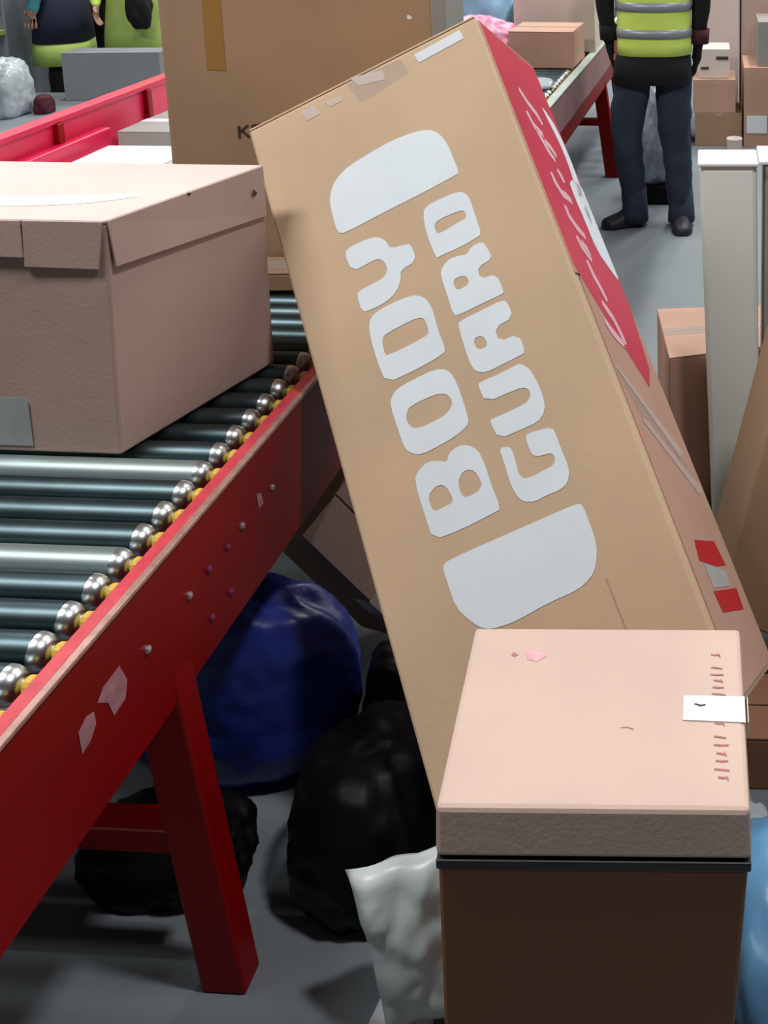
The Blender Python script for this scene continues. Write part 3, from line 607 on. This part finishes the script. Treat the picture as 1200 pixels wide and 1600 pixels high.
bm = lathe_bm([(0.0, 0.045), (0.075, 0.048), (0.08, 0.05), (0.085, 0.046)], 18)
for v in bm.verts: v.co = Vector((0.185 + v.co.z, 6.33 + v.co.y, v.co.x))
tag(from_bm('round_tub', bm, M['card_pale'], None), 'small round pale tub on the floor before the carton stack', 'tub')
tag(sack('white_sack', (-0.17, 6.62, 0.36), (0.075, 0.10, 0.09), M['grey_poly'], seed=31, base=0.25, wr=.12), 'white plastic bag on the dark crate behind the worker', 'sack')
post('dark_crate', 'dark maroon crate under the white bag behind the worker', 'crate', (-0.17, 6.62), 0.17, 0.2, 0, 0.255, M['maroon'])

# clear bag stand behind the worker's legs
BS = thing('bag_stand', 'translucent plastic sack on a black base behind the worker', 'sack', (-0.23, 5.40, 0))
sack('clear_sack', (-0.235, 5.40, 0.34), (0.095, 0.10, 0.26), M['clear_poly'], BS, seed=41, base=0.09, wr=.14)
bx('base', -0.33, -0.14, 5.30, 5.50, 0, 0.095, M['black_poly'], BS, 0.015)

# ================================================================== SECOND CONVEYOR WITH CRIMSON GUARD (left)
BC = thing('belt_conveyor', 'belt conveyor with crimson side guard beyond the lidded carton', 'conveyor', (-2.18, 3.2, 0), -math.atan(0.04))
bx('belt', 0.05, 0.56, -1.2, 2.2, 0.715, 0.735, M['belt'], BC, 0.006, True)
bx('bed', 0.02, 0.58, -1.2, 2.2, 0.62, 0.713, M['steel_grey'], BC, 0.004, True)
bx('side_guard', -0.03, 0.0, -1.2, 2.2, 0.60, 0.880, M['pink_plastic'], BC, 0.003, True)
bx('guard_lip', -0.045, 0.012, -1.2, 2.2, 0.880, 0.900, M['pink_plastic'], BC, 0.004, True)
bx('skirt_board', 0.0, 0.05, -1.2, 0.52, 0.70, 0.812, M['pink_plastic'], BC, 0.006, True)
for yy in (-0.7, -0.1, 0.28, 0.82, 1.4): bx('guard_rib', 0.0, 0.02, yy, yy + 0.03, 0.74, 0.880, M['red_paint'], BC, 0.003, True)
for yy in (-0.9, 0.6, 1.9):
    for xx in (0.03, 0.52): bx('leg', xx, xx + 0.05, yy, yy + 0.05, 0, 0.62, M['pink_plastic'], BC, 0.004, True)
carton('grey_parcel', 'flat pale grey parcel lying on the belt conveyor', [(-2.08, 3.70), (-1.82, 3.69), (-1.80, 4.02), (-2.06, 4.03)], 0.7365, 0.80, M['grey_board'], M['white_tape'], 'x', cat='parcel', tape_down=0.02)
carton('white_parcel', 'thin white parcel in front of the grey one on the belt conveyor', [(-2.09, 3.34), (-1.78, 3.32), (-1.77, 3.63), (-2.08, 3.64)], 0.7365, 0.765, M['white_rim'], None, 'x', cat='parcel')

# ================================================================== LEFT BACKGROUND
PL = thing('low_platform', 'low grey steel platform behind the crimson guard', 'platform', (-3.2, 5.1, 0))
bx('deck', -4.6, -2.75, 4.1, 6.18, 0.365, 0.40, M['steel_grey'], PL, 0.006)
for x in (-4.5, -2.85):
    for y in (4.15, 6.05): bx('leg', x, x + 0.06, y, y + 0.06, 0, 0.365, M['steel_grey'], PL, 0.004)
carton('grey_crate', 'wide grey box standing on the low platform in front of the workers', [(-3.62, 5.95), (-3.08, 5.98), (-3.08, 6.14), (-3.62, 6.12)], 0.401, 0.675, M['grey_box'], None, 'x', cat='crate')
CB = thing('grey_cabinet', 'grey machine cabinet with dark teal window at the far left', 'cabinet', (-4.6, 6.7, 0))
bx('body', -5.0, -4.24, 6.45, 6.9, 0, 1.5, M['steel_grey'], CB, 0.01)
bx('window_panel', -4.46, -4.26, 6.44, 6.452, 0.82, 1.3, M['dark_teal'], CB, 0.003)
bx('shelf', -4.5, -4.24, 6.34, 6.45, 0.70, 0.73, M['lime2'], CB, 0.003)
GP = thing('guide_post', 'short dark post standing on the low platform at far left', 'post', (-4.1, 5.75, 0.4))
tube = bmesh.new(); tube_bm(tube, [(-3.93, 5.75, 0.401), (-3.93, 5.75, 0.70)], 0.018, 10); from_bm('shaft', tube, M['navy'], GP)
bx('head', -3.96, -3.90, 5.72, 5.78, 0.70, 0.75, M['steel_grey'], GP, 0.006)
tag(sack('pale_sack', (-3.72, 5.62, 0.52), (0.10, 0.13, 0.17), M['grey_poly'], seed=51, base=0.401, wr=.12), 'pale grey plastic sack on the low platform beside the post', 'sack')
tag(sack('brown_pouch', (-3.56, 5.66, 0.44), (0.045, 0.05, 0.06), M['maroon'], seed=52, base=0.401, wr=.1), 'small dark brown pouch beside the pale sack on the platform', 'pouch')

# ================================================================== PEOPLE
def human(name, label, loc, J, bones, mats, group=None):
    """J: joint -> (x, y, z, radius); bones: (a, b, material key). One continuous skinned body."""
    th = thing(name, label, 'person', loc, 0, group)
    names = list(J); idx = {n: i for i, n in enumerate(names)}
    me = bpy.data.meshes.new('skeleton'); me.from_pydata([J[n][:3] for n in names], [(idx[a], idx[b]) for a, b, _ in bones], []); me.update()
    o = bpy.data.objects.new('skeleton', me); COL.objects.link(o)
    sk = o.modifiers.new('skin', 'SKIN'); sk.branch_smoothing = 0.6
    for n in names:
        r = J[n][3]; r2 = J[n][4] if len(J[n]) > 4 else r
        me.skin_vertices[0].data[idx[n]].radius = (r, r2)
    me.skin_vertices[0].data[idx['pelvis']].use_root = True
    ss = o.modifiers.new('sub', 'SUBSURF'); ss.levels = 2; ss.render_levels = 2
    dg = bpy.context.evaluated_depsgraph_get(); dg.update()
    body = bpy.data.meshes.new_from_object(o.evaluated_get(dg))
    body.update(); nrm = [v.normal.copy() for v in body.vertices]
    for v, n_ in zip(body.vertices, nrm):       # cloth folds on trousers and sleeves
        if 0.03 < v.co.z < 1.35:
            q = v.co + Vector((loc[0], loc[1], 0)); k = min(1, (v.co.z - .03) / .05) * (0.35 if v.co.z > 0.9 else 1)
            v.co += n_ * k * (noise.noise(Vector((q.x * 7, q.y * 7, q.z * 13))) * .012 + noise.noise(Vector((q.x * 18, q.y * 18, q.z * 26))) * .004)
    bpy.data.objects.remove(o); body.name = 'body'; body.materials.clear()
    keys = list(dict.fromkeys(k for _, _, k in bones))
    for k in keys: body.materials.append(M[mats[k]])
    seg = [(Vector(J[a][:3]), Vector(J[b][:3]), J[a][3], keys.index(k)) for a, b, k in bones]
    for p in body.polygons:
        best = 1e9
        for a, b, r, k in seg:
            t = max(0, min(1, (p.center - a).dot(b - a) / max((b - a).length_squared, 1e-9)))
            d = (p.center - (a + (b - a) * t)).length / max(r, .02)
            if d < best: best, bk_ = d, k
        p.material_index = bk_; p.use_smooth = True
    ob = bpy.data.objects.new('body', body); COL.objects.link(ob); ob.parent = th
    return th

def build(name, label, loc, yaw, hip, knee, ank, sho, elb, wri, mats, head=(0, 0, 1.62), zh=0.90, zs=1.42, group=None, hems=0.72):
    """hip..wri: ((left), (right)) joint positions in body coordinates; facing +y when yaw = 0"""
    c, s = math.cos(yaw), math.sin(yaw)
    J = {}; B = []
    J['pelvis'] = (0, 0, zh + 0.04, .135, .105); J['waist'] = (0, 0, (zh + zs) / 2 - .02, .135, .10); J['chest'] = (head[0] * .6, head[1] * .6, zs - .08, .155, .105)
    J['collar'] = (head[0] * .85, head[1] * .85, zs + .03, .075); J['neck'] = (head[0] * .95, head[1] * .95, zs + .09, .052)
    J['jaw'] = (head[0], head[1] + .01, head[2] - .04, .068, .078); J['skull'] = (head[0], head[1], head[2] + .05, .078, .092); J['crown'] = (head[0], head[1] - .01, head[2] + .11, .06)
    B += [('pelvis', 'waist', 'top'), ('waist', 'chest', 'top'), ('chest', 'collar', 'top'), ('collar', 'neck', 'skin'), ('neck', 'jaw', 'skin'), ('jaw', 'skull', 'skin'), ('skull', 'crown', 'skin')]
    for i, sd_ in enumerate('lr'):
        J['hip' + sd_] = (*hip[i], .098); J['thigh' + sd_] = tuple(hip[i][k] * .5 + knee[i][k] * .5 for k in range(3)) + (.098,)
        J['knee' + sd_] = (*knee[i], .082); J['calf' + sd_] = tuple(knee[i][k] * .6 + ank[i][k] * .4 for k in range(3)) + (.074,); J['ankle' + sd_] = (*ank[i], .062)
        B += [('pelvis', 'hip' + sd_, 'legs'), ('hip' + sd_, 'thigh' + sd_, 'legs'), ('thigh' + sd_, 'knee' + sd_, 'legs'), ('knee' + sd_, 'calf' + sd_, 'legs'), ('calf' + sd_, 'ankle' + sd_, 'legs')]
        J['sho' + sd_] = (*sho[i], .072); J['elb' + sd_] = (*elb[i], .050); J['wri' + sd_] = (*wri[i], .034)
        d = (Vector(wri[i]) - Vector(elb[i])).normalized(); pm = Vector(wri[i]) + d * .055
        J['palm' + sd_] = (*pm, .036, .022)
        B += [('chest', 'sho' + sd_, 'top'), ('sho' + sd_, 'elb' + sd_, 'arms'), ('elb' + sd_, 'wri' + sd_, 'arms'), ('wri' + sd_, 'palm' + sd_, 'hand')]
        sx = 1 if i else -1
        for f in range(4):
            a = pm + d * .035 + Vector((0, (f - 1.5) * .019, 0)); b_ = a + d * (.036 + .006 * (f in (1, 2))) + Vector((-sx * .010, 0, 0)); e_ = b_ + d * .024 + Vector((-sx * .016, 0, 0))
            J['fa%d%s' % (f, sd_)] = (*a, .0095); J['fb%d%s' % (f, sd_)] = (*b_, .0085); J['fc%d%s' % (f, sd_)] = (*e_, .007)
            B += [('palm' + sd_, 'fa%d%s' % (f, sd_), 'hand'), ('fa%d%s' % (f, sd_), 'fb%d%s' % (f, sd_), 'hand'), ('fb%d%s' % (f, sd_), 'fc%d%s' % (f, sd_), 'hand')]
        a = pm + Vector((-sx * .005, .034, 0)) - d * .012; b_ = a + d * .032 + Vector((-sx * .012, .012, 0))
        J['ta' + sd_] = (*a, .012); J['tb' + sd_] = (*b_, .009)
        B += [('palm' + sd_, 'ta' + sd_, 'hand'), ('ta' + sd_, 'tb' + sd_, 'hand')]
    rot = lambda p: (p[0] * c - p[1] * s, p[0] * s + p[1] * c, p[2])
    J = {k: rot(v) + tuple(v[3:]) for k, v in J.items()}
    th = human(name, label, loc, J, B, mats, group)
    # hair, face
    hc = Vector(rot((head[0], head[1] - .012, head[2] + .07)))
    bm = bmesh.new(); bmesh.ops.create_icosphere(bm, subdivisions=3, radius=1)
    bmesh.ops.delete(bm, geom=[v for v in bm.verts if v.co.z < -0.25 and v.co.y > -0.2 or v.co.z < -0.75], context='VERTS')
    for v in bm.verts: v.co = hc + Vector(rot((v.co.x * .090, v.co.y * .105, v.co.z * .092)))
    from_bm('hair', bm, M['hair'], th, True, True)
    f = lambda x, y, z: Vector(rot((head[0] + x, head[1] + y, head[2] + z)))
    bm = bmesh.new(); tube_bm(bm, [f(0, .085, .035), f(0, .105, .0), f(0, .085, -.012)], [.008, .014, .010], 8); from_bm('nose', bm, M[mats['skin']], th, True, True)
    bm = bmesh.new(); tube_bm(bm, [f(-.025, .078, -.045), f(0, .086, -.047), f(.025, .078, -.045)], [.003, .006, .003], 8); from_bm('mouth', bm, M['crimson'], th, True, True)
    for sx in (-1, 1):
        bm = bmesh.new(); bmesh.ops.create_icosphere(bm, subdivisions=2, radius=.011)
        for v in bm.verts: v.co += f(sx * .032, .078, .035)
        from_bm('eye', bm, M['eye'], th, True, True)
        bm = bmesh.new(); bmesh.ops.create_icosphere(bm, subdivisions=2, radius=1)
        for v in bm.verts: v.co = f(sx * .085 + v.co.x * .010, v.co.y * .02, .015 + v.co.z * .032)
        from_bm('ear', bm, M[mats['skin']], th, True, True)
    return th

def shoe(th, heel, toe, w=0.045):
    heel = Vector(heel); toe = Vector(toe); d = (toe - heel); L = d.length; d.normalize(); n = Vector((-d.y, d.x, 0))
    bm = bmesh.new(); rings = []
    for t, hw, hh in ((0.0, .55, .055), (.06, .85, .085), (.25, .9, .10), (.42, .85, .085), (.6, 1.0, .062), (.8, 1.05, .05), (.94, .8, .042), (1.0, .45, .03)):
        p = heel + d * (L * t); ring = []
        for a, h in ((-1, .0), (-1.05, .012), (-.95, hh * .6), (-.5, hh), (.5, hh), (.95, hh * .6), (1.05, .012), (1, .0)):
            ring.append(bm.verts.new(p + n * (a * hw * w) + Vector((0, 0, h))))
        rings.append(ring)
    for a, b in zip(rings, rings[1:]):
        for k in range(8): bm.faces.new((a[k], a[(k + 1) % 8], b[(k + 1) % 8], b[k]))
    bm.faces.new(rings[0][::-1]); bm.faces.new(rings[-1])
    from_bm('shoe', bm, M['shoe'], th, True, True)

def ring_tube(name, prof, m, th, seg=36, local=True, yaw=0):
    """open garment tube: prof of (z, rx, ry, cx, cy); gets a 4 mm thickness"""
    bm = bmesh.new(); rings = []
    c, s = math.cos(yaw), math.sin(yaw)
    for inner in (0, 1):
        for z, rx, ry, cx, cy in (prof if not inner else prof[::-1]):
            r = []
            for k in range(seg):
                a = 2 * math.pi * k / seg; fold = 1 + 0.012 * math.sin(5 * a + z * 9)
                e = 0.75; x = math.copysign(abs(math.cos(a)) ** e, math.cos(a)) * (rx - .004 * inner) * fold; y = math.copysign(abs(math.sin(a)) ** e, math.sin(a)) * (ry - .004 * inner) * fold
                x += cx; y += cy
                r.append(bm.verts.new((x * c - y * s, x * s + y * c, z)))
            rings.append(r)
    rings.append(rings[0])
    for a, b in zip(rings, rings[1:]):
        for k in range(seg): bm.faces.new((a[k], a[(k + 1) % seg], b[(k + 1) % seg], b[k]))
    return from_bm(name, bm, m, th, local, True)

# main worker, seen from the chest down
PX, PY = -0.235, 5.0
pp = build('person', 'person in a lime hi-vis vest with two grey bands, black jacket and dark jeans', (PX, PY, 0), 0,
    ((-.085, 0, .86), (.085, 0, .86)), ((-.135, -.02, .48), (.095, .0, .48)), ((-.100, .0, .065), (.125, .0, .065)),
    ((-.20, 0, 1.40), (.20, 0, 1.40)), ((-.235, 0, 1.12), (.225, 0, 1.11)), ((-.215, .03, .90), (.205, .03, .88)),
    dict(top='black_cloth', legs='jeans', arms='black_cloth', hand='black_cloth', skin='skin'))
shoe(pp, (-.065, .01, 0), (-.255, -.055, 0)); shoe(pp, (.118, .06, 0), (.135, -.17, 0))
ring_tube('jacket_hem', [(.715, .190, .135, -.01, 0), (.78, .186, .135, -.01, 0), (.90, .165, .125, 0, 0)], M['black_cloth'], pp)
for x0 in (-.100, .125):
    ring_tube('trouser_hem', [(.028, .066, .070, x0, -.005), (.07, .064, .066, x0, 0), (.19, .054, .054, x0 * .99, 0)], M['jeans'], pp, 20)
vest = ring_tube('vest', [(.852, .176, .135, 0, 0), (.90, .174, .134, 0, 0), (1.0, .172, .132, 0, 0), (1.15, .176, .134, 0, 0), (1.30, .186, .138, 0, 0), (1.41, .17, .12, 0, 0), (1.46, .10, .09, 0, 0)], M['lime'], pp)
for z0 in (.935, 1.06):
    b = ring_tube('reflective_band', [(z0, .1785, .1375, 0, 0), (z0 + .042, .1783, .1373, 0, 0)], M['silver'], pp)
    b.parent = vest; b['label'] = 'grey reflective band'
for sx, zz in ((-1, .93), (1, .91)):
    ring_tube('cuff', [(zz - .02, .043, .043, sx * .214, .026), (zz + .05, .046, .046, sx * .216, .022)], M['maroon'] if sx > 0 else M['black_cloth'], pp, 16)

# three workers at the left, seen at hip height over the guard
ARM = (((-.20, 0, 1.40), (.20, 0, 1.40)), ((-.235, .02, 1.13), (.235, .02, 1.13)), ((-.225, .08, .90), (.225, .08, .90)))
LEG = (((-.085, 0, .86), (.085, 0, .86)), ((-.095, 0, .48), (.095, 0, .48)), ((-.10, 0, .10), (.10, 0, .10)))
pa = build('person', 'person in navy and teal with a lime jacket hem and black trousers, far left', (-3.95, 6.55, 0), R(105), *LEG, *ARM,
    dict(top='navy', legs='black_cloth', arms='teal', hand='skin', skin='skin'))
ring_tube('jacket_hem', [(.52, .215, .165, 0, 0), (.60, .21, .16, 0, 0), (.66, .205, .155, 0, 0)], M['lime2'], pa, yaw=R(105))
ring_tube('jacket', [(.655, .208, .158, 0, 0), (.80, .195, .15, 0, 0), (1.0, .165, .125, 0, 0)], M['navy'], pa, yaw=R(105))
pb_ = build('person', 'person in a red top and black trousers with lime sleeves, far left', (-3.98, 7.02, 0), R(175), *LEG, *ARM,
    dict(top='crimson', legs='black_cloth', arms='lime', hand='skin', skin='skin'))
ring_tube('shirt_hem', [(.90, .165, .13, 0, 0), (1.05, .16, .125, 0, 0)], M['crimson'], pb_)
pc = build('person', 'person in a long lime hi-vis coat carrying a black bag, far left', (-3.50, 6.62, 0), R(190), *LEG, *ARM,
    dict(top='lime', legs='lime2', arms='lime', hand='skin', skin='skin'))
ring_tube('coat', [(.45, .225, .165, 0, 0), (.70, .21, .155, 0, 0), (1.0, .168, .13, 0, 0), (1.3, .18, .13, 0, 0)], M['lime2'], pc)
for q, th in ((-3.93, pa), (-3.70, pb_), (-3.36, pc)):
    shoe(th, (-.10, .06, 0), (-.11, -.18, 0)); shoe(th, (.10, .06, 0), (.11, -.18, 0))
tag(sack('black_bag', (-3.38, 6.38, 0.86), (0.07, 0.05, 0.11), M['black_cloth'], seed=61, base=0.70, wr=.1), 'black bag held against the long lime coat', 'bag')
